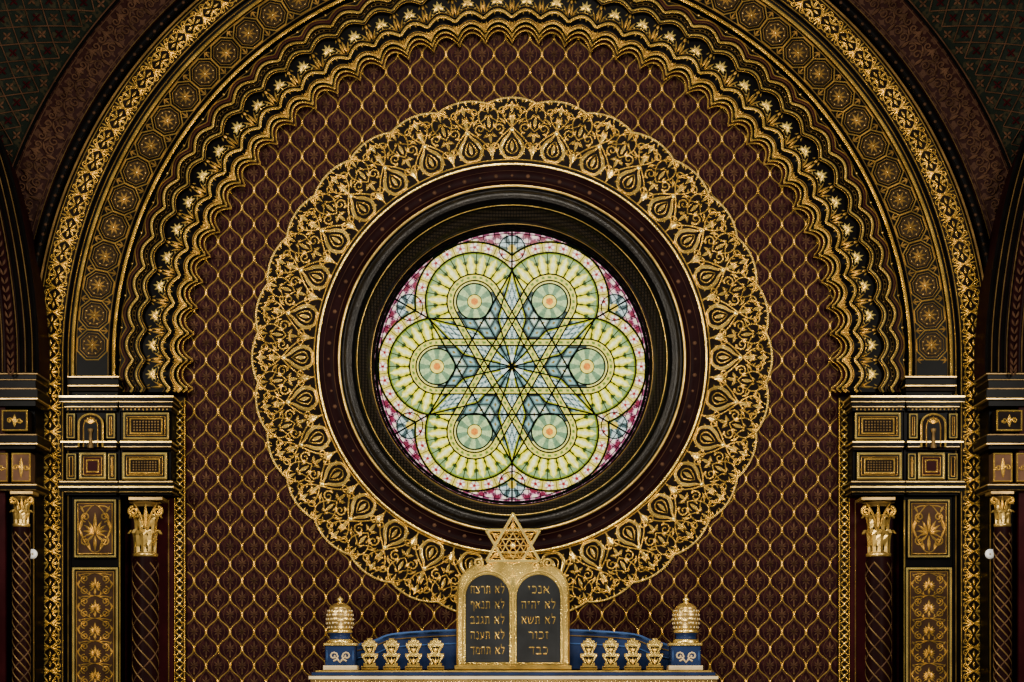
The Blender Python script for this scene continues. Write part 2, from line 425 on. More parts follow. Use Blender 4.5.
go['label']='cream, yellow, pink and pale blue leaded panes, daylight put in as emission'
# lead tracery
b=B()
LY=GY-0.01
def rp(x,y,a): return (gcx+x*math.cos(a)-y*math.sin(a), gcy+x*math.sin(a)+y*math.cos(a))
def lead(pts,w,test=None,a=0):
    run=[]
    for x,y in pts:
        if test is None or test(x,y): run.append(rp(x,y,a))
        else:
            if len(run)>1: b.ribbon(run,w,LY,0.02,'lead')
            run=[]
    if len(run)>1: b.ribbon(run,w,LY,0.02,'lead')
def lobedist(x,y):
    r=math.hypot(x,y); p=(math.atan2(y,x)+pi/6)%(pi/3)-pi/6
    return math.hypot(r*math.cos(p)-LC,r*math.sin(p))
def instar(x,y):
    r=math.hypot(x,y); ps=(math.atan2(y,x)%(pi/3))-pi/6; return abs(r*math.sin(ps))<(TT-r*math.cos(ps))*0.577+.3
for s in range(6):
    a=s*pi/3
    sect=lambda x,y: abs(math.atan2(y,x))<=pi/6+0.01
    so=lambda x,y: sect(x,y) and not instar(x,y)
    lead([(LC+BW*math.cos(t),BW*math.sin(t)) for t in np.linspace(-pi,pi,180)],1.9,so,a)
    lead([(LC+OW*math.cos(t),OW*math.sin(t)) for t in np.linspace(-pi,pi,160)],1.6,so,a)
    lead([(x,TT/2) for x in np.linspace(-TT*.866,TT*.866,60)],1.7,None,a)
    for hw,w in ((AW,1.5),(SW,1.5)):
        lead([(u_,-hw) for u_ in np.linspace(-hw*.577,LC,10)]+[(LC+hw*math.cos(t),hw*math.sin(t)) for t in np.linspace(-pi/2,pi/2,30)]+[(u_,hw) for u_ in np.linspace(LC,-hw*.577,10)],w,None,a)
    for lr,w in ((AW-3,1.5),(7,.8)):
        lead([(LC+lr*math.cos(t),lr*math.sin(t)) for t in np.linspace(-pi,pi,60)],w,None,a)
    for k in range(22):
        t=(k)/22*2*pi
        lead([(LC+q*math.cos(t),q*math.sin(t)) for q in np.linspace(SW,OW,12)],0.8,lambda x,y: (not instar(x,y)) and (abs(y)>SW or x>LC),a)
    for k in range(24):
        t=(k+.5)/24*2*pi
        lead([(LC+q*math.cos(t),q*math.sin(t)) for q in np.linspace(OW,BW,6)],0.6,so,a)
    t=pi/6
    lead([(q*math.cos(t),q*math.sin(t)) for q in np.linspace(TT,GR-1,8)],1.8,None,a)
    lead([(118*math.cos(t)+13*math.cos(z),118*math.sin(t)+13*math.sin(z)) for z in np.linspace(0,2*pi,24)],1.2,None,a)
    lead([(0,0),(LC-AW+3,0)],1.0,None,a)
for s in range(6):
    a=s*pi/3+pi/6
    for m in (-1,1):
        lead([(0,0),(TT*.5,m*TT*.15),(TT,0)],1.5,None,a)
for R_,w,tst in ((136,2.8,None),(133,.9,None),(124,.8,lambda x,y: lobedist(x,y)>BW)):
    lead([(R_*math.cos(t),R_*math.sin(t)) for t in np.linspace(0,2*pi,240)],w,tst)
for k in range(72):
    t=(k+.5)/72*2*pi
    lead([(R_*math.cos(t),R_*math.sin(t)) for R_ in np.linspace(112,136,12)],0.7,lambda x,y: lobedist(x,y)>BW)
lo=b.obj('lead_tracery',label='black lead bars of looped straps forming a star and circles'); adopt(lo,win)

# ================================================================ SCALLOPED ARCH
b=B()
NS=38; RR=345.0; P=pi*RR/NS
nich=lambda t: abs(math.sin(pi*t))**0.62
ybm=392
b.sweep([(316,0.0,13),(316,-0.09,13),(322,-0.09,12)],ybm,['maroon','maroon'],RR,P=P,step=P/20,shape=nich)
b.sweep([(321.5,-0.07,12),(321.5,-0.15,12),(329,-0.15,11)],ybm,['maroon','lacquer_black'],RR,P=P,step=P/20,shape=nich)
b.sweep([(327,-0.13,11),(327,-0.21,11),(338,-0.21,8)],ybm,['maroon','lacquer_black'],RR,P=P,step=P/20,shape=nich)
b.sweep([(335,-0.21,9),(341,-0.24,8),(345,-0.24,8),(346,-0.18,8),(366,-0.18,7),(367,-0.26,7),(371,-0.26,7),(372,-0.22,7),(376,-0.22,7),(377,-0.30,7),(381,-0.30,7),(382,-0.22,7),(387,-0.22,5),(396,-0.22,0)],
        ybm,['lacquer_black']*11+['maroon','lacquer_black'],RR,P=P,step=P/12)
def wav(R0,A,shape=absin,ph=0,n_=14):
    L=pi*RR; leg=ybm-CY; n=int((L+2*leg)/(P/n_)); 
    return [amap(-leg+(L+2*leg)*k/n,R0+A*shape((-leg+(L+2*leg)*k/n)/P+ph),RR) for k in range(n+1)]
b.ribbon(wav(317,13,nich,0,20),1.8,-0.09,0.03,'gold_mid')
b.ribbon(wav(322.7,12,nich,0,20),2.0,-0.15,0.03,'gold')
b.ribbon(wav(328.5,11,nich,0,20),2.2,-0.21,0.03,'gold')
b.ribbon(wav(332,10,nich,0,20),.9,-0.211,0.03,'gold_dim')
for R0,A,w,y,mt in ((342.5,8,2.6,-.24,'gold'),(346.5,8,.8,-.195,'gold_dim'),(366.3,7,.9,-.25,'gold_dim'),(369,7,1.8,-.26,'gold'),(372.6,7,.7,-.22,'gold_dull'),(375.4,7,.8,-.22,'gold_dim'),(379,7,2.3,-.30,'gold'),(383,7,.7,-.22,'gold_dull'),(386.5,6,1.2,-.22,'gold_mid'),(391,2,.8,-.22,'gold_dim')):
    b.ribbon(wav(R0,A),w,y,0.03,mt)
fl_=[]
for aa in (0,.5,-.5,1.05,-1.05,1.6,-1.6): fl_.append(leaf(0,4,pi/2+aa,9-abs(aa)*1.6,2.3,aa*.3))
fl_+=[leaf(0,3,-pi/2,5,1.8),leaf(-5,-1,pi/2+.6,5,1.4,.5),leaf(5,-1,pi/2-.6,5,1.4,-.5)]
sd=[leaf(-12.8,-4,pi/2,13,2.4),leaf(-11.5,-5,pi/2-.35,10,1.9,-.3),(spiral(-9.2,-5,2.3,.5,pi,-1.2),[1.1]*13),leaf(-9.6,8,pi/2+.6,5,1.4,-.5),leaf(-13.8,9,pi/2,5,1.6)]
for k in range(-1,NS+1):
    q=(k+0.5)*P
    fcv=lambda x,v,q=q: amap(q+x,354+v-0.030*x*x,RR)
    emit(b,fl_,fcv,-0.183,0.035,'gold_bright')
    emit(b,sd+mir(sd),lambda x,v,q=q: amap(q+x,356+v-0.022*x*x,RR),-0.183,0.03,'gold_mid')
    x,y=fcv(0,4); b.boss(x,y,1.5,-.19,.015,'gold')
    f3=lambda x,v,q=q: amap(q-P/2+x,v,RR)
    f0=lambda x,v,q=q: amap(q+x,v,RR)
    emit(b,[leaf(0,342,-pi/2,11,2.4),leaf(-2.6,342,-pi/2+.1,7,1.5),leaf(2.6,342,-pi/2-.1,7,1.5)],f3,-.214,0.02,'gold_mid')
    for dx_ in (-3,3): emit(b,[leaf(dx_,346,pi/2,4,1.5)],f0,-.235,0.02,'gold_mid')
    for x_ in (-11,-6.5,-2,2,6.5,11):
        R_=374.0+7*absin((q+x_)/P)
        x,y=amap(q+x_,R_,RR); b.boss(x,y,.8,-.225,.008,'gold_dim',5)
    x,y=amap(q-P/2,392,RR); b.boss(x,y,1.4,-0.22,0.02,'gold_mid')
    emit(b,[leaf(0,327,-pi/2,8,2.2),leaf(-2,327,-pi/2+.35,6,1.6),leaf(2,327,-pi/2-.35,6,1.6)],f0,-0.003,0.01,'gold_faint')
b.obj('trim_2',kind='structure',label='scalloped arch moulding with gilded lilies and small pointed niches')

# ================================================================ OCTAGON MEDALLION ARCH
b=B()
b.sweep([(396,-0.20),(397,-0.34),(398.5,-0.36),(400,-0.34),(403,-0.30),(437,-0.30),(438,-0.36),(439.5,-0.38),(441,-0.36)],378,
        ['lacquer_black','gold','gold','lacquer_black','lacquer_black','lacquer_black','gold','gold'],420,step=8)
NO=44; PO=pi*420/NO
for k in range(0,NO):
    q=(k+0.5)*PO
    f=lambda x,v,q=q: amap(q+x,420+v,420)
    def octa(r,o=pi/8): return [f(r*math.cos(o+i*pi/4),r*math.sin(o+i*pi/4)) for i in range(8)]
    b.ribbon(octa(16),1.3,-0.30,0.02,'gold_mid',closed=True)
    b.ribbon(octa(13),0.9,-0.302,0.02,'gold_dim',closed=True)
    b.poly(octa(11.5),-0.305,-0.29,'brown_mid')
    b.ribbon(octa(9.5,0),0.8,-0.306,0.02,'gold_dull',closed=True)
    b.ribbon(octa(9.5),0.8,-0.307,0.02,'gold_dull',closed=True)
    for i in range(8):
        emit(b,[leaf(0,0,i*pi/4+pi/2,8.0,2.2)],f,-0.307,0.02,'gold_dim')
        x,y=f(9*math.cos((i+.5)*pi/4+pi/2),9*math.sin((i+.5)*pi/4+pi/2)); b.boss(x,y,1.0,-.308,.008,'gold_dim',5)
    x,y=f(0,0); b.boss(x,y,1.6,-0.31,0.02,'gold_mid')
    g=lambda x,v,q=q: amap(q+PO/2+x,420+v,420)
    for sg in (-1,1):
        emit(b,[leaf(0,15.5*sg,-sg*pi/2,8,2.0),leaf(0,15*sg,-sg*pi/2+.7,6,1.4),leaf(0,15*sg,-sg*pi/2-.7,6,1.4)],g,-0.30,0.02,'gold_dim')
for R_ in (404,436): b.ribbon([amap(q_,R_,420) for q_ in [-17]+list(np.linspace(0,pi*420,150))+[pi*420+17]],1.0,-0.30,0.015,'gold_dim')
b.obj('trim_3',kind='structure',label='arched band of octagonal rosettes between gilded beads')

# ================================================================ FLORAL BAND
b=B()
b.sweep([(441,-0.36),(447,-0.37),(448,-0.44),(476,-0.44),(477,-0.50),(479,-0.52),(481,-0.48)],1004,
        ['lacquer_black','lacquer_black','brown_dark','lacquer_black','gold_dull','lacquer_black'],457,step=12)
PF=pi*457/60
h1=[st([(-13.8,0),(-10,6),(-5,10),(0,11)],1.3,taper=False),st([(-13.8,0),(-10,-6),(-5,-10),(0,-11)],1.3,taper=False),
    (spiral(-8,10,3.6,.8,0,1.2),[1.2]*13),(spiral(-8,-10,3.6,.8,0,-1.2),[1.2]*13),
    leaf(-2,0,pi,8,2.6),leaf(-1,2,pi*0.72,9,2.2,0.5),leaf(-1,-2,-pi*0.72,9,2.2,-0.5),
    leaf(-13.8,2,pi/2-.3,10,2.0,-.3),leaf(-13.8,-2,-pi/2+.3,10,2.0,.3)]
vm=h1+mir(h1)+[leaf(0,1,pi/2,12,3.0),leaf(0,-1,-pi/2,12,3.0),leaf(-13.8,7,pi/2,8,1.8),leaf(-13.8,-7,-pi/2,8,1.8)]
k=-16
while k*PF<pi*457+16*PF:
    f=lambda x,v,k=k: amap((k+.5)*PF+x,462+v,457)
    emit(b,vm,f,-0.44,0.012,'gold',.90,PF/27.6,.80)
    k+=1
for R_ in (449.5,474.5):
    b.ribbon([amap(q_,R_,457) for q_ in [-370]+list(np.linspace(0,pi*457,120))+[pi*457+370]],1.0,-0.44,0.015,'gold_mid')
b.ribbon([amap(q_,444,457) for q_ in [-370]+list(np.linspace(0,pi*457,120))+[pi*457+370]],0.9,-0.37,0.015,'gold_dim')
b.obj('trim_4',kind='structure',label='brown band of gilded scrolling foliage running down as jambs')

# ================================================================ OUTER RING + VAULTS
b=B()
b.sweep([(481,-0.48),(483,-0.56),(487,-0.60),(491,-0.56),(493,-0.50)],366,['lacquer_black','lacquer_black','lacquer_black','maroon_dark'],486,step=12,smooth=True)
for k in range(150):
    x,y=amap((k+.5)*pi*486/150,486,486); b.boss(x,y,2.0,-0.59,0.015,'gold_shade',6)
b.ribbon([amap(q_,493,486) for q_ in list(np.linspace(0,pi*486,120))],1.0,-0.51,0.015,'gold_dull')
b.obj('trim_5',kind='structure',label='dark beaded outer arch rib')
b=B()
RP=[493,532,536,580,660,800]; YP=[-0.50,-0.62,-0.70,-0.95,-1.6,-2.9]
b.sweep(list(zip(RP,YP)),362,['vault_red','lacquer_black','vault_green','vault_green','vault_green'],500,step=14,smooth=True)
def yd(x,y):
    R=abs(x-CX) if y>CY else math.hypot(x-CX,y-CY)
    return float(np.interp(R,RP,YP))-0.014
hv=[leaf(0,-12,pi/2,10,3),leaf(0,2,pi/2,11,3),(spiral(-7,-4,5,1,0,1.2),[1.5]*13),(spiral(-7,8,4,1,0,-1.2),[1.5]*13),leaf(-4,0,2.4,9,2.2,.6),leaf(-4,4,0.9,8,2.2,.6)]
hv=hv+mir(hv[2:])
for k in range(0,72):
    q=(k+.5)*pi*500/72
    for p,w in hv:
        pts=[amap(q+x*.95,512+v*1.15,500) for x,v in p]
        b.ribbon(pts,w,[yd(*z) for z in pts],0.02,'gold_faint')
for R_ in (497,530): b.ribbon([amap(q_,R_,500) for q_ in np.linspace(0,pi*500,140)],1.0,yd(CX-R_,CY+1)-.002,0.02,'gold_faint')
b.ribbon([amap(q_,536,500) for q_ in np.linspace(0,pi*500,140)],1.3,-0.72,0.02,'gold_faint')
for side in (-1,1):
    for i in range(18):
        for j in range(32):
            R=544+i*14; q=(j+(0.5 if i%2 else 0))*18+150
            x,y=amap(q,R,500)
            if x>300: continue
            if side>0: x=2*CX-x
            for dj in (-.5,.5):
                p1=amap(q+dj*18,R+14,500)
                if side>0: p1=(2*CX-p1[0],p1[1])
                pts=[(x+(p1[0]-x)*t,y+(p1[1]-y)*t) for t in (0,.5,1)]
                b.ribbon(pts,1.1,[yd(*z) for z in pts],0.02,'gold_faint')
            cx_,cy_=amap(q+9,R,500)
            if side>0: cx_=2*CX-cx_
            for e in range(4):
                p,w=leaf(cx_,cy_,e*pi/2+pi/4,5.5,2.2)
                b.ribbon(p,w,[yd(*z) for z in p],0.015,'maroon' if i%2 else 'gold_faint')
b.obj('ceiling',kind='structure',label='painted vault with green and red ornamental pattern')
for side,nm in ((-1,'trim_6'),(1,'trim_7')):
    b=B()
    mx=(lambda x: x) if side<0 else (lambda x: 2*CX-x)
    base=[(37,372),(36,330),(31,280),(22,225),(9,170),(-9,118),(-34,66)]
    for dx,w,h,mt in ((0,5,0.08,'lacquer_black'),(-4,1.0,0.09,'gold_dull'),(-7.5,4,0.06,'lacquer_black'),(-11,1.0,0.08,'gold_dull'),(-15,4,0.06,'lacquer_black'),(-19,1.0,0.08,'gold_dull'),(-26,10,0.03,'maroon_dark'),(-34,1.1,0.07,'gold_dull'),(-40,8,0.03,'lacquer_black')):
        c=cr([(x+dx,y) for x,y in base],6)
        c=[(mx(x),y) for x,y in c]
        b.ribbon(c,w,-1.02,0.3 if w>4 else 0.02,mt)
    cb=cr(base,12)
    for k in range(36):
        x,y=cb[int(k/35*(len(cb)-1))]
        for m in (-1,1):
            p,w=leaf(mx(x-26),y+4,-pi/2+m*.6,8,2.2,-m*.5); b.ribbon(p,w,-1.10,0.02,'gold_faint')
    c=cr(base,4); pl=[(mx(x),y) for x,y in c]+[(mx(-110),66),(mx(-110),372)]
    b.poly(pl,-1.0,-0.2,'maroon_dark')
    b.obj(nm,kind='structure',label='dark ribs of the adjoining side arch with thin gilt lines')

# ================================================================ ORNAMENT GENERATOR
def arab(b,cx,y0,y1,hw,y,mat,tiers,s=1.0):
    H=(y1-y0)/tiers
    for t in range(tiers):
        yc=y0+H*(t+.5)
        L=[]
        r=min(hw*.32,H*.19)
        for m in (-1,1):
            L.append((spiral(cx+m*hw*.60,yc-H*.24,r,.5,pi/2,-m*1.5,16),[1.2*s]*17))
            L.append((spiral(cx+m*hw*.60,yc+H*.27,r,.5,-pi/2,m*1.5,16),[1.2*s]*17))
            L.append(st([(cx,yc+H*.5),(cx+m*hw*.35,yc+H*.44),(cx+m*hw*.95,yc+H*.08),(cx+m*hw*.9,yc-H*.15),(cx+m*hw*.3,yc-H*.44),(cx,yc-H*.5)],1.2*s))
            L.append(st([(cx+m*hw*.1,yc-H*.48),(cx+m*hw*.6,yc-H*.47),(cx+m*hw,yc-H*.4)],1.1*s))
            for ang,ll,ww,bd in ((.3,.32,2.0,.3),(.65,.3,2.0,.5),(1.05,.26,1.8,.7),(1.5,.22,1.6,.8)):
                L.append(leaf(cx+m*1,yc+H*.12,-pi/2+m*ang,H*ll,ww*s,m*bd))
            L.append(leaf(cx+m*1,yc+H*.12,pi/2-m*.7,H*.26,1.9*s,-m*.4))
            L.append(leaf(cx+m*hw*.95,yc+H*.02,-pi/2-m*.3,H*.2,1.6*s))
            L.append(leaf(cx+m*hw*.95,yc+H*.02,pi/2+m*.3,H*.2,1.6*s))
            L.append(leaf(cx+m*hw*.95,yc-H*.48,pi/2+m*.5,H*.18,1.6*s))
            L.append(leaf(cx+m*hw*.3,yc+H*.46,-pi/2+m*.2,H*.18,1.6*s))
        L.append(leaf(cx,yc+H*.1,-pi/2,H*.44,2.6*s)); L.append(leaf(cx,yc+H*.14,pi/2,H*.34,2.5*s))
        for p,w in L: b.ribbon(p,w,y,0.02,mat)

# ---- main piers
def build_pier(side):
    mx=(lambda x: x) if side<0 else (lambda x: 2*CX-x)
    pier=empty('pier',W(mx(118),1000,-0.2),'dark pier with gilded cornices, framed panels and foliage carving','pier','gilded piers beside the window wall')
    def mk_(fn,name,label=None):
        b=B(); fn(b)
        if side>0: b.v=[(-v[0],v[1],v[2]) for v in b.v]
        o=b.obj(name,label=label); adopt(o,pier); return o
    def body(b):
        b.box(64,397,121,1000,-0.34,-0.01,'lacquer_black')
        b.box(121,497,174,1000,-0.10,-0.01,'maroon')
        b.box(121,397,172,494,-0.34,-0.01,'lacquer_black')
        b.box(68,377,119,396,-0.34,-0.01,'lacquer_black')
        for x in (67.5,120): b.ribbon([(x,500),(x,760)],1.4,-0.34,0.02,'gold')
        b.ribbon([(169,500),(169,760)],1.2,-0.10,0.02,'gold_dim')
    mk_(body,'pier_body')
    def cor(x0,x1,rows,dots=None):
        def fn(b):
            for (a,c,yf,mt) in rows:
                e=(-yf-0.36)*24
                b.box(x0-e,a,x1+e,c,yf,-0.02,mt,0.0015)
            if dots:
                n=int((x1-x0)/4)
                for k in range(n): b.boss(x0+2+k*4,dots,1.2,rows[-1][2]-.005,0.012,'gold_dim',5)
        mk_(fn,'cornice','stepped black cornice with gilt edges')
    cor(69,118,[(376,377.4,-0.42,'gold_dim'),(379,385,-0.40,'lacquer_black'),(385,386.2,-0.41,'gold_dim'),(388,391,-0.38,'brown_dark')])
    for xa,xb in ((62,116),(121.5,171)):
        cor(xa,xb,[(395.5,397.2,-0.48,'gold_mid'),(397.2,401,-0.47,'lacquer_black'),(401,402,-0.46,'gold_dim'),(402,406,-0.44,'lacquer_black'),(406,407,-0.43,'gold_dim'),(407,411,-0.40,'lacquer_black')],409.3)
        cor(xa+1,xb-1,[(441,442.6,-0.45,'gold_mid'),(442.6,446,-0.44,'lacquer_black'),(446,447,-0.43,'gold_dim'),(447,450,-0.40,'brown_dark')])
        cor(xa,xb,[(481,482.2,-0.45,'gold_dim'),(482.2,486,-0.47,'lacquer_black'),(486,487.6,-0.49,'gold_mid'),(487.6,491,-0.46,'lacquer_black'),(491,492,-0.44,'gold_dim'),(492,495,-0.40,'lacquer_black')])
    def fr(x0,y0,x1,y1,inner,w=2.2,orn=None,tiers=1,mat='gold',dep=-0.345,s=1.0):
        def fn(b):
            b.box(x0,y0,x1,y1,dep-0.03,-0.2,'lacquer_black',0.004)
            b.frame(x0+.6,y0+.6,x1-.6,y1-.6,w,dep-0.031,0.03,'gold_bright')
            b.box(x0+w+2,y0+w+2,x1-w-2,y1-w-2,dep-0.035,-0.2,inner,0.002)
            b.frame(x0+w+2.2,y0+w+2.2,x1-w-2.2,y1-w-2.2,1.0,dep-0.036,0.015,'gold_dim')
            if orn=='arab': arab(b,(x0+x1)/2,y0+w+4,y1-w-4,(x1-x0)/2-w-4,dep-0.037,mat,tiers,s)
            if orn=='rect':
                b.frame(x0+w+5,y0+w+4,x1-w-5,y1-w-4,1.6,dep-0.037,0.02,'gold')
                for i in range(9):
                    for j in range(4):
                        b.boss(x0+w+9.5+i*((x1-x0-2*w-19)/8),y0+w+7.8+j*((y1-y0-2*w-15.6)/3),1.1,dep-0.037,0.01,'gold_dull',5)
            if orn=='sq':
                b.frame(x0+w+5,y0+w+5,x1-w-5,y1-w-5,1.6,dep-0.037,0.02,'gold')
        return fn
    mk_(fr(66,413,76,439,'brown_dark',1.4),'frieze_panel','small gilt framed panel')
    mk_(fr(106,413,116,439,'brown_dark',1.4),'frieze_panel','small gilt framed panel')
    mk_(fr(123,412,170,440,'brown_dark',2,'rect'),'frieze_panel','wide gilt framed panel')
    mk_(fr(66,453,77,480,'brown_dark',1.2),'frieze_panel','small gilt framed panel')
    mk_(fr(108,453,117,480,'brown_dark',1.2),'frieze_panel','small gilt framed panel')
    mk_(fr(79,452,107,480,'maroon',2.4,'sq'),'frieze_panel','square gilt framed red panel')
    mk_(fr(122,452,168,480,'brown_dark',2.4,'rect'),'frieze_panel','wide gilt framed panel with lattice')
    mk_(fr(74,499,117,558,'gold_shade',1.8,'arab',1,'gold_mid',s=1.3),'carved_panel','gilt framed panel with carved urn of foliage')
    mk_(fr(72,567,119,760,'gold_shade',2.2,'arab',8,'gold_mid',s=1.0),'carved_panel','tall gilt framed panel with scrolling foliage')
    def niche(b):
        arc=[(91+12*math.cos(t),424+10*math.sin(t)) for t in np.linspace(pi,2*pi,13)]
        b.poly([(79,447)]+arc+[(103,447)],-0.44,-0.2,'brown_dark',0.004)
        b.ribbon([(79,447)]+arc+[(103,447)],2.0,-0.441,0.025,'gold')
        arc2=[(91+7*math.cos(t),427+9*math.sin(t)) for t in np.linspace(pi,2*pi,11)]
        b.poly([(84,447)]+arc2+[(98,447)],-0.447,-0.3,'lacquer_black')
        b.ribbon([(84,447)]+arc2+[(98,447)],1.3,-0.448,0.02,'gold_dim')
        b.lathe([(0,428),(3,429),(2.2,432),(1.6,433),(1.8,443),(3,445),(3,448)],91,-0.46,'gold_dull',10)
        for k in range(5):
            p,w=leaf(91,424,-pi/2+(k-2)*0.5,8,1.8); b.ribbon(p,w,-0.449,0.02,'gold')
    mk_(niche,'keyhole_niche','small round-arched niche with gilt rim')
    return pier
build_pier(-1); build_pier(1)

# ---- columns
def build_column(px,yc,r,ytop,ycap,name_lab,scale=1.0):
    x0,_,_=W(px,1000,yc)
    col=empty('column',(x0,yc,0.0),name_lab,'column','slender engaged columns')
    b=B(); Hh=ycap-ytop
    cap=[(r*1.3,ytop),(r*1.3,ytop+3),(r*1.1,ytop+4),(r*.8,ytop+7),(r*0.68,ytop+Hh*.4),(r*0.62,ytop+Hh*.55),(r*.66,ytop+Hh*.9),(r*1.0,ycap-3),(r*1.0,ycap-1),(r*.9,ycap)]
    b.lathe(cap,px,yc,['lacquer_black','gold_dim','gold_dim','lacquer_black','lacquer_black','lacquer_black','gold_dim','gold_mid','gold_mid'],20)
    b.box(px-r*1.35,ytop-3,px+r*1.35,ytop,yc-r*0.0135,yc+r*0.013,'gold_dim',0.003)
    sc=(D+yc)/D/100
    for tier,(yb,hh,rr,ww,nl) in enumerate(((ycap-3,Hh*.42,.70,.30,9),(ycap-Hh*.40,Hh*.34,.68,.27,9))):
        for i in range(nl):
            a=2*pi*(i+.5*tier)/nl-pi/2
            b0=len(b.v)
            for k in range(7):
                t=k/6; z=yb-hh*math.sin(t*pi*.55); rad=r*(rr+0.04+0.5*t**2.6)
                if k==6: z=yb-hh*0.84
                wv=r*ww*(0.35+0.75*math.sin(pi*min(1,t*0.85+.1)))*(1+.25*(-1)**k)
                for m,dr in ((-1,0),(0,r*.16),(1,0)):
                    X=(rad+dr)*sc
                    xx=math.cos(a)*X-math.sin(a)*m*wv*sc; yy=math.sin(a)*X+math.cos(a)*m*wv*sc
                    _,_,zz=W(px,z,yc); b.v.append((x0+xx,yc+yy,zz))
            for k in range(6):
                for m in range(2):
                    q=b0+k*3+m; b.face((q,q+1,q+4,q+3),'gold_mid')
    for m in (-1,1):
        sp=spiral(px+m*r*.98,ytop+Hh*.2,r*.42,.8,-pi/2,m*1.6,20)
        b.ribbon(sp,2.0*scale,yc-r*.0125,0.03,'gold')
        sp=st([(px+m*2,ytop+Hh*.46),(px+m*r*.5,ytop+Hh*.22),(px+m*r*.95,ytop+3)],2.0); b.ribbon(sp[0],sp[1],yc-r*.0125,0.03,'gold_mid')
    p,w=leaf(px,ytop+Hh*.5,-pi/2,Hh*.45,3.6*scale); b.ribbon(p,w,yc-r*.0125,0.03,'gold')
    o=b.obj('capital',label='gilded foliate capital with volutes'); adopt(o,col)
    b=B()
    pyb=690+310*D/(D+yc)
    b.lathe([(r*.92,ycap),(r,ycap+4),(r,pyb-20),(r*1.3,pyb-14),(r*1.3,pyb)],px,yc,'maroon_dark',24)
    for hnd in (-1,1):
        ns_=6 if hnd>0 else 3
        for st_ in range(ns_):
            b0=len(b.v); nseg=150; H0=ycap+6; H1=780
            for k in range(nseg+1):
                py=H0+(H1-H0)*k/nseg; a=hnd*(py-H0)/(r*3.0)*2*pi*0.45+st_*2*pi/ns_
                for dz,dr in ((-1.0,0.0),(0,0.5),(1.0,0.0)):
                    X=(r+0.15+dr)*sc; _,_,zz=W(px,py+dz,yc)
                    b.v.append((x0+X*math.cos(a),yc+X*math.sin(a),zz))
            for k in range(nseg):
                for m in range(2):
                    q=b0+3*k+m; b.face((q,q+1,q+4,q+3),'gold_dull' if hnd>0 else 'gold_faint')
    o=b.obj('column_shaft',label='dark reddish shaft with dense spiralling gilt pattern'); adopt(o,col)
    return col
for px in (146,879):
    build_column(px,-0.30,12.6,500,557,'dark column with gilded foliate capital beside carved panels')
for px in (22,1003):
    build_column(px,-0.98,8.6,494,527,'narrow dark column with small gilded capital at corner pier',0.7)

# ---- corner piers
for side in (-1,1):
    e=empty('corner_pier',W(10 if side<0 else 1015,1000,-0.6),'dark maroon corner pier with gilt cornices','pier','dark corner piers')
    def add(b,name,label=None):
        if side>0: b.v=[(-v[0],v[1],v[2]) for v in b.v]
        o=b.obj(name,label=label); adopt(o,e)
    b=B()
    b.box(-60,374,36,1000,-0.80,-0.02,'lacquer_black'); b.box(-60,374,6,1000,-0.95,-0.8,'maroon')
    b.ribbon([(9,530),(9,760)],1.5,-0.80,0.02,'gold_dim'); b.ribbon([(34,498),(34,760)],1.5,-0.80,0.03,'gold_dim')
    add(b,'pier_body')
    for rows in (((373,374.2,38,-1.02,'gold_dull'),(374.2,379,37,-1.0,'lacquer_black'),(379,380,36.5,-0.99,'gold_dull'),(380,388,36,-.97,'lacquer_black'),(388,389.2,37,-1.02,'gold_dull'),(389.2,398,38,-1.04,'lacquer_black'),(398,399.2,38,-1.05,'gold_dim'),(399.2,406,36,-1.0,'lacquer_black')),
                 ((434,435.2,37,-1.02,'gold_dull'),(435.2,443,38,-1.04,'lacquer_black'),(443,444.3,38,-1.05,'gold_dim'),(444.3,449,36,-1.0,'lacquer_black')),
                 ((484,485.3,37,-1.04,'gold_dim'),(485.3,489,37,-1.04,'lacquer_black'),(489,490,36,-1.02,'gold_dim'))):
        b=B()
        for (a,c,x1,yf,mt) in rows: b.box(-60,a,x1,c,yf,-0.5,mt,0.0015)
        add(b,'cornice','black cornice bands with gilt edges')
    for (x0,y0,x1,y1,inn) in ((2,410,28,431,'brown_dark'),(12,453,31,482,'gold_faint'),(-14,453,8,482,'gold_faint')):
        b=B(); b.box(x0,y0,x1,y1,-0.985,-0.7,inn,0.004); b.frame(x0,y0,x1,y1,1.6,-0.986,0.02,'gold')
        cxp=(x0+x1)/2
        p,w=leaf(cxp,y1-4,-pi/2,y1-y0-8,4); b.ribbon(p,w,-0.99,0.02,'gold')
        for m in (-1,1):
            b.ribbon(spiral(cxp+m*5,(y0+y1)/2,3,.7,0,m*1.2),1.2,-0.99,0.02,'gold')
        add(b,'frieze_panel','gilt framed panel')

for side,nm in ((-1,'trim_8'),(1,'trim_9')):
    b=B()
    b.box(174,396,186,1000,-0.05,0.0,'brown_dark')
    b.ribbon([(175,398),(175,765)],1.3,-0.051,0.02,'gold'); b.ribbon([(185,398),(185,765)],1.3,-0.051,0.02,'gold')
    y=404
    while y<765:
        b.boss(180,y,1.6,-0.05,0.015,'gold',6,2.0)
        for a in (pi/4,3*pi/4,-pi/4,-3*pi/4):
            p,w=leaf(180,y,a,5.6,1.5); b.ribbon(p,w,-0.051,0.015,'gold')
        y+=8
    if side>0: b.v=[(-v[0],v[1],v[2]) for v in b.v]
    b.obj(nm,kind='structure',label='narrow gilded lozenge border strip')

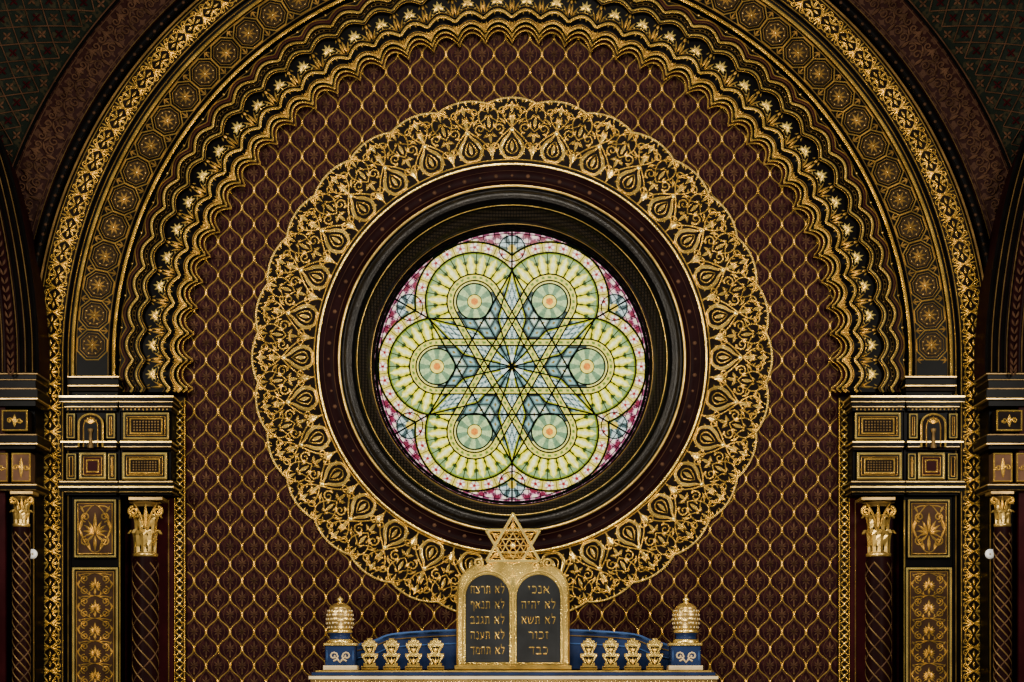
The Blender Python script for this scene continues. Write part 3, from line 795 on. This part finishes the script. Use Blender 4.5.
for px in (33,990.5):
    b=B(); y=-0.82
    b.ringlathe([(0.0,-0.05),(0.03,-0.05),(0.045,-0.04),(0.048,0.0)],0,0,'white',20)
    x0,_,z0=W(0,0,0); X,_,Z=W(px,554,y)
    b.v=[(v[0]-x0+X,v[1]+y,v[2]-z0+Z) for v in b.v]
    b.boss(px,554,1.2,y-0.05,0.006,'cream',8)
    b.obj('wall_detector',label='small round white detector fixed to the dark jamb',category='detector',group='white wall detectors')

# ================================================================ TORAH ARK
ark=empty('torah_ark',(0,-0.8,0),'blue and gilt ark top with cream cornice','torah ark')
b=B()
b.box(322,684,706,1010,-1.30,-0.02,'blue_deep')
o=b.obj('ark_body',label='deep blue ark case'); adopt(o,ark)
b=B()
b.box(311,679,718,684,-1.42,-0.02,'gold_dim'); b.box(309,676,719,679.3,-1.45,-0.02,'cream',0.004); b.box(312,672.3,716,675.8,-1.42,-0.02,'blue_deep',0.003); b.box(316,670.5,712,672.3,-1.40,-0.02,'gold_mid',0.002)
for k in range(100): b.boss(316+k*4,681.5,1.1,-1.425,.01,'gold',5)
o=b.obj('ark_cornice',label='cream and gilt cornice ledge'); adopt(o,ark)
b=B()
top=cr([(352,646),(375,640),(392,634),(425,631),(470,629)],5)
pl=[(x,y) for x,y in top]+[(2*CX+2-x,y) for x,y in reversed(top)]
b.poly(pl+[(674,669.5),(352,669.5)],-0.90,-0.5,'blue_deep',0.01)
for R_ in (0,1):
    g=(lambda x: x) if R_==0 else (lambda x: 2*CX+2-x)
    b.ribbon([(g(x),y+1) for x,y in top],3.0,-0.905,0.03,'blue_mid')
    b.ribbon([(g(x),y+6) for x,y in top],1.2,-0.905,0.02,'gold_dim')
    b.ribbon([(g(x),y+14) for x,y in top],1.6,-0.905,0.02,'blue_mid')
o=b.obj('ark_pediment',label='low curved blue pediment'); adopt(o,ark)

# tablets
tb=empty('tablets_of_the_law',W(513.5,669.5,-1.15),'gilded twin arched tablets with star, standing on ark cornice','tablets')
TY=-1.18
b=B()
hx=[(0,562),(12,560),(19,562),(27,565),(37,564),(47,570),(54,580),(56.5,592),(56.5,669.5)]
hs=cr(hx[:8],4)+[(56.5,669.5)]
out=[(513.5+x,y) for x,y in hs]; out=[(513.5-x,y) for x,y in reversed(hs)][:-1]+out
b.poly(out,TY,TY+0.14,'gold',0.02)
b.box(455,665.5,572,669.5,TY-0.05,TY+0.15,'gold',0.006)
for m in (-1,1):
    cx=513.5+m*25.5
    arc=[(cx+25*math.cos(t),597+26*math.sin(t)) for t in np.linspace(pi,2*pi,17)]
    b.ribbon([(cx-25,664)]+arc+[(cx+25,664)],2.0,TY-.001,0.04,'gold_bright')
    b.ribbon(spiral(513.5+m*35,563,5.6,1.2,pi/2,m*1.5),2.0,TY-.001,0.03,'gold_bright')
    b.ribbon(spiral(513.5+m*22,566,4.6,1,pi/2,-m*1.4),1.8,TY-.001,0.03,'gold_bright')
    b.ribbon([(513.5+m*56,y) for y in (594,630,664)],1.2,TY-.001,.02,'gold_dim')
p,w=leaf(513.5,594,-pi/2,24,7); b.ribbon(p,w,TY-0.005,0.04,'gold_bright')
o=b.obj('tablet_frame',label='gilded double-arched frame'); adopt(o,tb)
HB={'א':(.8,[((.06,.04),(.74,.96),.17),((.70,.0),(.72,.22),(.50,.52),.12),((.28,.38),(.08,.62),(.12,1),.12)]),
'נ':(.5,[((.08,.06),(.38,.06),.17),((.38,.06),(.42,.95),.09),((.44,.93),(.0,.93),.17)]),
'כ':(.66,[((.04,.08),(.48,.08),.17),((.48,.08),(.60,.25),(.60,.75),(.48,.92),.10),((.48,.92),(.02,.92),.17)]),
'י':(.36,[((.04,.08),(.28,.08),.18),((.28,.08),(.2,.46),.09)]),
'ל':(.64,[((.08,-.38),(.08,.1),.10),((.08,.1),(.58,.1),.17),((.58,.12),(.54,.45),(.26,1),.11)]),
'ה':(.72,[((.0,.08),(.68,.08),.18),((.64,.1),(.64,1),.10),((.14,.42),(.12,1),.10)]),
'ת':(.74,[((.04,.08),(.64,.08),.18),((.66,.1),(.67,1),.10),((.2,.1),(.2,.95),.10),((.22,.95),(.0,.95),.15)]),
'ש':(.86,[((.02,.04),(.14,.9),.13),((.14,.93),(.52,.93),.15),((.52,.93),(.78,.5),(.82,.04),.12),((.42,.04),(.40,.45),(.14,.72),.10)]),
'ז':(.44,[((.04,.08),(.38,.08),.18),((.22,.1),(.25,1),.10)]),
'ו':(.34,[((.04,.08),(.26,.08),.18),((.26,.08),(.26,1),.10)]),
'ר':(.64,[((.02,.08),(.48,.08),.18),((.48,.08),(.60,.2),(.60,1),.10)]),
'ב':(.74,[((.06,.08),(.5,.08),.18),((.5,.08),(.56,.2),(.56,.9),.10),((.0,.93),(.72,.93),.17)]),
'ד':(.72,[((.0,.08),(.70,.08),.18),((.56,.1),(.56,1),.10)]),
'ח':(.72,[((.02,.08),(.68,.08),.18),((.62,.1),(.62,1),.10),((.12,.1),(.12,1),.10)]),
'צ':(.68,[((.06,.04),(.60,.85),.15),((.62,.0),(.58,.3),(.36,.5),.11),((.0,.93),(.62,.93),.17)]),
'ף':(.64,[((.1,.08),(.46,.08),.17),((.46,.08),(.60,.22),(.58,1.35),.10),((.1,.08),(.1,.40),(.30,.42),.10)]),
'ג':(.48,[((.08,.08),(.34,.08),.17),((.34,.08),(.42,1),.10),((.38,.65),(.02,1),.11)]),
'ע':(.66,[((.04,.04),(.16,.4),(.30,.78),.12),((.60,.04),(.54,.55),(.28,.93),(-.04,1.05),.12)]),
'מ':(.74,[((.04,.0),(.14,.24),(.04,1),.10),((.12,.22),(.38,.06),(.62,.2),.15),((.62,.2),(.68,.92),.10),((.68,.93),(.30,.93),.16)]),
' ':(.40,[])}
for m in (-1,1):
    b=B(); cx=513.5+m*25.5
    arc=[(cx+22*math.cos(t),597+22.5*math.sin(t)) for t in np.linspace(pi,2*pi,17)]
    b.poly([(cx-22,662.5)]+arc+[(cx+22,662.5)],TY-0.03,TY+0.02,'tablet_slate',0.006)
    o=b.obj('tablet',label='dark slate arched tablet with gilt Hebrew lines'); adopt(o,tb)
    lines=(['אנכי','לא יהיה','לא תשא','זכור','כבד'] if m>0 else ['לא תרצח','לא תנאף','לא תגנב','לא תענה','לא תחמד'])
    for i,tx in enumerate(lines):
        gap=.20; tot=sum(HB[c][0]+gap for c in tx)-gap
        u=min(7.4, 34.0/tot)
        x=cx+tot*u/2; top_=586+i*15.2; mb=B(); hgt=7.4
        for c in tx:
            wd,S=HB[c]; x-=wd*u
            for sx in S:
                pts=[(x+p[0]*u, top_+p[1]*hgt) for p in sx[:-1]]
                mb.ribbon(pts,sx[-1]*6.4,TY-0.0305,0.004,'gold')
            x-=gap*u
        o2=mb.obj('inscription',label='gilt Hebrew lettering line'); o2.parent=o
b=B(); sc=(513.5,545.5); R=31
def tri(r,up): return [(sc[0]+r*math.cos(-pi/2*up+2*pi*k/3),sc[1]+r*math.sin(-pi/2*up+2*pi*k/3)) for k in range(3)]
def bar(p0,p1,w,y,mt):
    d=Vector((p1[0]-p0[0],p1[1]-p0[1])).normalized(); nx,ny=-d.y*w/2,d.x*w/2
    b.poly([(p0[0]+nx,p0[1]+ny),(p1[0]+nx,p1[1]+ny),(p1[0]-nx,p1[1]-ny),(p0[0]-nx,p0[1]-ny)],y-0.02,y+.02,mt,0.006)
for up in (1,-1):
    t=tri(R,up)
    for i in range(3): bar(t[i],t[(i+1)%3],2.8,TY+0.035-(0.012 if up>0 else 0),'gold_bright')
    t=tri(R*0.76,up)
    for i in range(3): bar(t[i],t[(i+1)%3],.9,TY+0.035,'gold')
    t=tri(R*0.42,up)
    for i in range(3): bar(t[i],t[(i+1)%3],1.1,TY+0.03,'gold_bright')
for k in range(6):
    a=k*pi/3; bar(sc,(sc[0]+R*.55*math.cos(a),sc[1]+R*.55*math.sin(a)),1.0,TY+0.035,'gold')
    a+=pi/6; bar((sc[0]+R*.42*math.cos(a),sc[1]+R*.42*math.sin(a)),(sc[0]+R*.95*math.cos(a),sc[1]+R*.95*math.sin(a)),1.0,TY+0.035,'gold')
    p,w=leaf(sc[0]+R*.45*math.cos(a),sc[1]+R*.45*math.sin(a),a,R*.34,3.6); b.ribbon(p,w,TY+.02,.02,'gold')
    for m in (-1,1):
        aa=a+m*.3; bx,by=sc[0]+R*.52*math.cos(aa),sc[1]+R*.52*math.sin(aa)
        b.ribbon(spiral(bx,by,2.4,.5,a,m*1.3),.9,TY+.02,.02,'gold')
b.boss(sc[0],sc[1],3.2,TY+0.02,0.03,'gold_bright')
b.boss(sc[0],515.5,2.2,TY+0.03,0.04,'gold_bright',8,3.0)
o=b.obj('star_finial',label='gilded openwork six-pointed star'); adopt(o,tb)

# turrets
for px in (340.5,686.5):
    yc=-1.15
    tu=empty('turret',W(px,669.5,yc),'small blue and gilt turret with domed top on ark cornice','turret','domed turrets on the ark')
    b=B()
    b.box(px-15,645,px+15,669.5,yc-.13,yc+.13,'blue_deep',0.01)
    b.box(px-17,665.5,px+17,670.0,yc-.15,yc+.15,'cream',.004); b.box(px-16.5,643,px+16.5,645.5,yc-.145,yc+.145,'gold',.004)
    for m in (-1,1):
        b.ribbon(spiral(px+m*6.5,656,5,.8,pi/2,m*1.4),1.6,yc-.132,0.02,'cream')
        p,w=leaf(px,663,-pi/2+m*.5,9,1.8,m*.5); b.ribbon(p,w,yc-.132,0.02,'cream')
        p,w=leaf(px+m*13,662,-pi/2,13,1.8); b.ribbon(p,w,yc-.132,0.02,'blue_mid')
    o=b.obj('turret_base',label='blue base with cream scrolls'); adopt(o,tu)
    b=B()
    b.lathe([(13,643),(13,640.5),(10.5,639.5),(10,635),(12,633),(12.8,631.5),(11.5,630)],px,yc,['gold','gold','blue_deep','blue_deep','gold','gold'],20)
    rs=[11.5,13.2,13.5,12.8,10.6,7.4,3.4]; ys=[630,625,619,613,607.5,604.5,603]
    # smooth beehive profile with shallow horizontal grooves
    pr=[]; mm_=[]
    ks=np.linspace(630,603.2,27)
    for i_,py in enumerate(ks):
        rr=float(np.interp(-py,[-q for q in ys],rs)); pr.append((rr-(0.45 if i_%4==0 else 0),py))
        if i_<len(ks)-1: mm_.append('gold_dim' if i_%4 in (0,3) else ('gold_mid' if (i_//4)%2 else 'gold'))
    b.lathe(pr,px,yc,mm_,28)
    S=(D+yc)/D/100; x0,_,_=W(px,0,yc)
    for row,py in enumerate((627.5,623.4,619.3,615.1,611)):
        rr=(float(np.interp(-py,[-q for q in ys],rs))+.1)*S; _,_,zz=W(px,py,yc)
        for i in range(20):
            a=2*pi*(i+.5*(row%2))/20; da=.07; hz=.011; b0=len(b.v)
            for (d_,z_,o_) in ((-da,0,0),(0,hz,0),(da,0,0),(0,-hz,0),(0,0,.006)):
                b.v.append((x0+(rr+o_)*math.cos(a+d_),yc+(rr+o_)*math.sin(a+d_),zz+z_))
            for e in range(4): b.face((b0+e,b0+(e+1)%4,b0+4),'cream')
    o=b.obj('dome',label='smooth beehive gilded dome with banded pattern'); adopt(o,tu)
    b=B(); b.lathe([(3.4,603.5),(1.5,602),(3.3,600.5),(3.3,599),(1.2,597.5),(0.1,596)],px,yc,'gold',12)
    o=b.obj('knob',label='small gilt knob'); adopt(o,tu)

# crest ornaments
yc=-1.15
def crest(px):
    b=B()
    o=[(8.4,669.5),(8.4,666),(6.2,666),(6.2,663),(4.2,663),(8.4,656),(8.4,653.6),(4.6,653.6),(4.6,651.5),(7.8,645.5),(7.8,643),(5.6,643),(5.6,640.5),(2.6,640.5),(2.6,638.2),(0,638.2)]
    pl=[(px+a,c) for a,c in o]+[(px-a,c) for a,c in reversed(o[:-1])]
    b.poly(pl,yc-.02,yc+.03,'gold',0.004)
    for y0,y1,h0,h1 in ((664.5,656.5,2.2,5.4),(652.5,646.4,2.0,4.6)):
        b.poly([(px-h0,y0),(px+h0,y0),(px+h1,y1),(px-h1,y1)],yc-.0205,yc,'brown_dark')
        for m in (-1,0,1):
            p,w=leaf(px,y0,-pi/2+m*.5,(y0-y1)*.95,1.7); b.ribbon(p,w,yc-.022,0.02,'gold_bright')
    b.ribbon([(px-8,667.8),(px,667.8),(px+8,667.8)],1.0,yc-.0225,.001,'lacquer_black')
    return b
pxs=[370,392,414,436,589,611,633,655]
b=crest(pxs[0]); x0,_,_=W(pxs[0],0,yc)
_,_,zb=W(0,669.5,yc)
b.v=[(v[0]-x0,v[1]-yc,v[2]-zb) for v in b.v]
first=b.obj('crest_ornament',label='flat stepped gilded cresting ornament on ark ledge',category='ornament',group='gilded cresting along the ark')
first.location=(x0,yc,zb)
for px in pxs[1:]:
    c=first.copy(); c.location=(W(px,0,yc)[0],yc,zb); bpy.context.collection.objects.link(c)

# ================================================================ floor, side walls
b=B(); b.v=[(-7,-22,0),(7,-22,0),(7,0,0),(-7,0,0)]; b.face((0,1,2,3),'floor_stone'); b.obj('floor',kind='structure',label='dark stone floor')
for s,nm in ((-1,'wall_left'),(1,'wall_right')):
    b=B(); x=s*5.75; b.v=[(x,-6,0),(x,0,0),(x,0,6.3),(x,-6,6.3)]; b.face((0,1,2,3),'maroon'); b.obj(nm,kind='structure',label='dark maroon side wall')

# ================================================================ LIGHTS, WORLD, CAMERA
def area(loc,tgt,size,power,col):  # area light added to brighten the gilding, not a fixture of the hall
    l=bpy.data.lights.new('added_light','AREA'); l.energy=power; l.size=size; l.color=col
    o=bpy.data.objects.new('added_light',l); bpy.context.collection.objects.link(o); o.location=loc
    o.rotation_euler=(Vector(tgt)-Vector(loc)).to_track_quat('-Z','Y').to_euler()
    o['label']='warm area light added to brighten the gilded wall'; o['category']='light'; o['group']='added lights'
area((0,-8,11),(0,0,6),2.0,1100,(1,0.93,0.80))
area((-5.5,-6,6.8),(1.5,0,6),1.2,560,(1,0.93,0.80))
area((5.5,-6,6.8),(-1.5,0,6),1.2,560,(1,0.93,0.80))
area((0,-8,0.8),(0,0,5.5),1.6,480,(1,0.93,0.80))
w=bpy.data.worlds.new('w'); bpy.context.scene.world=w; w.use_nodes=True
w.node_tree.nodes['Background'].inputs[0].default_value=(1.0,0.90,0.76,1); w.node_tree.nodes['Background'].inputs[1].default_value=0.06
cam=bpy.data.cameras.new('cam'); co=bpy.data.objects.new('cam',cam); bpy.context.collection.objects.link(co)
co.location=(0,-D,EZ); co.rotation_euler=(pi/2,0,0); cam.sensor_width=36; cam.lens=36*D/10.24; cam.shift_y=(HY-341)/1024
bpy.context.scene.camera=co
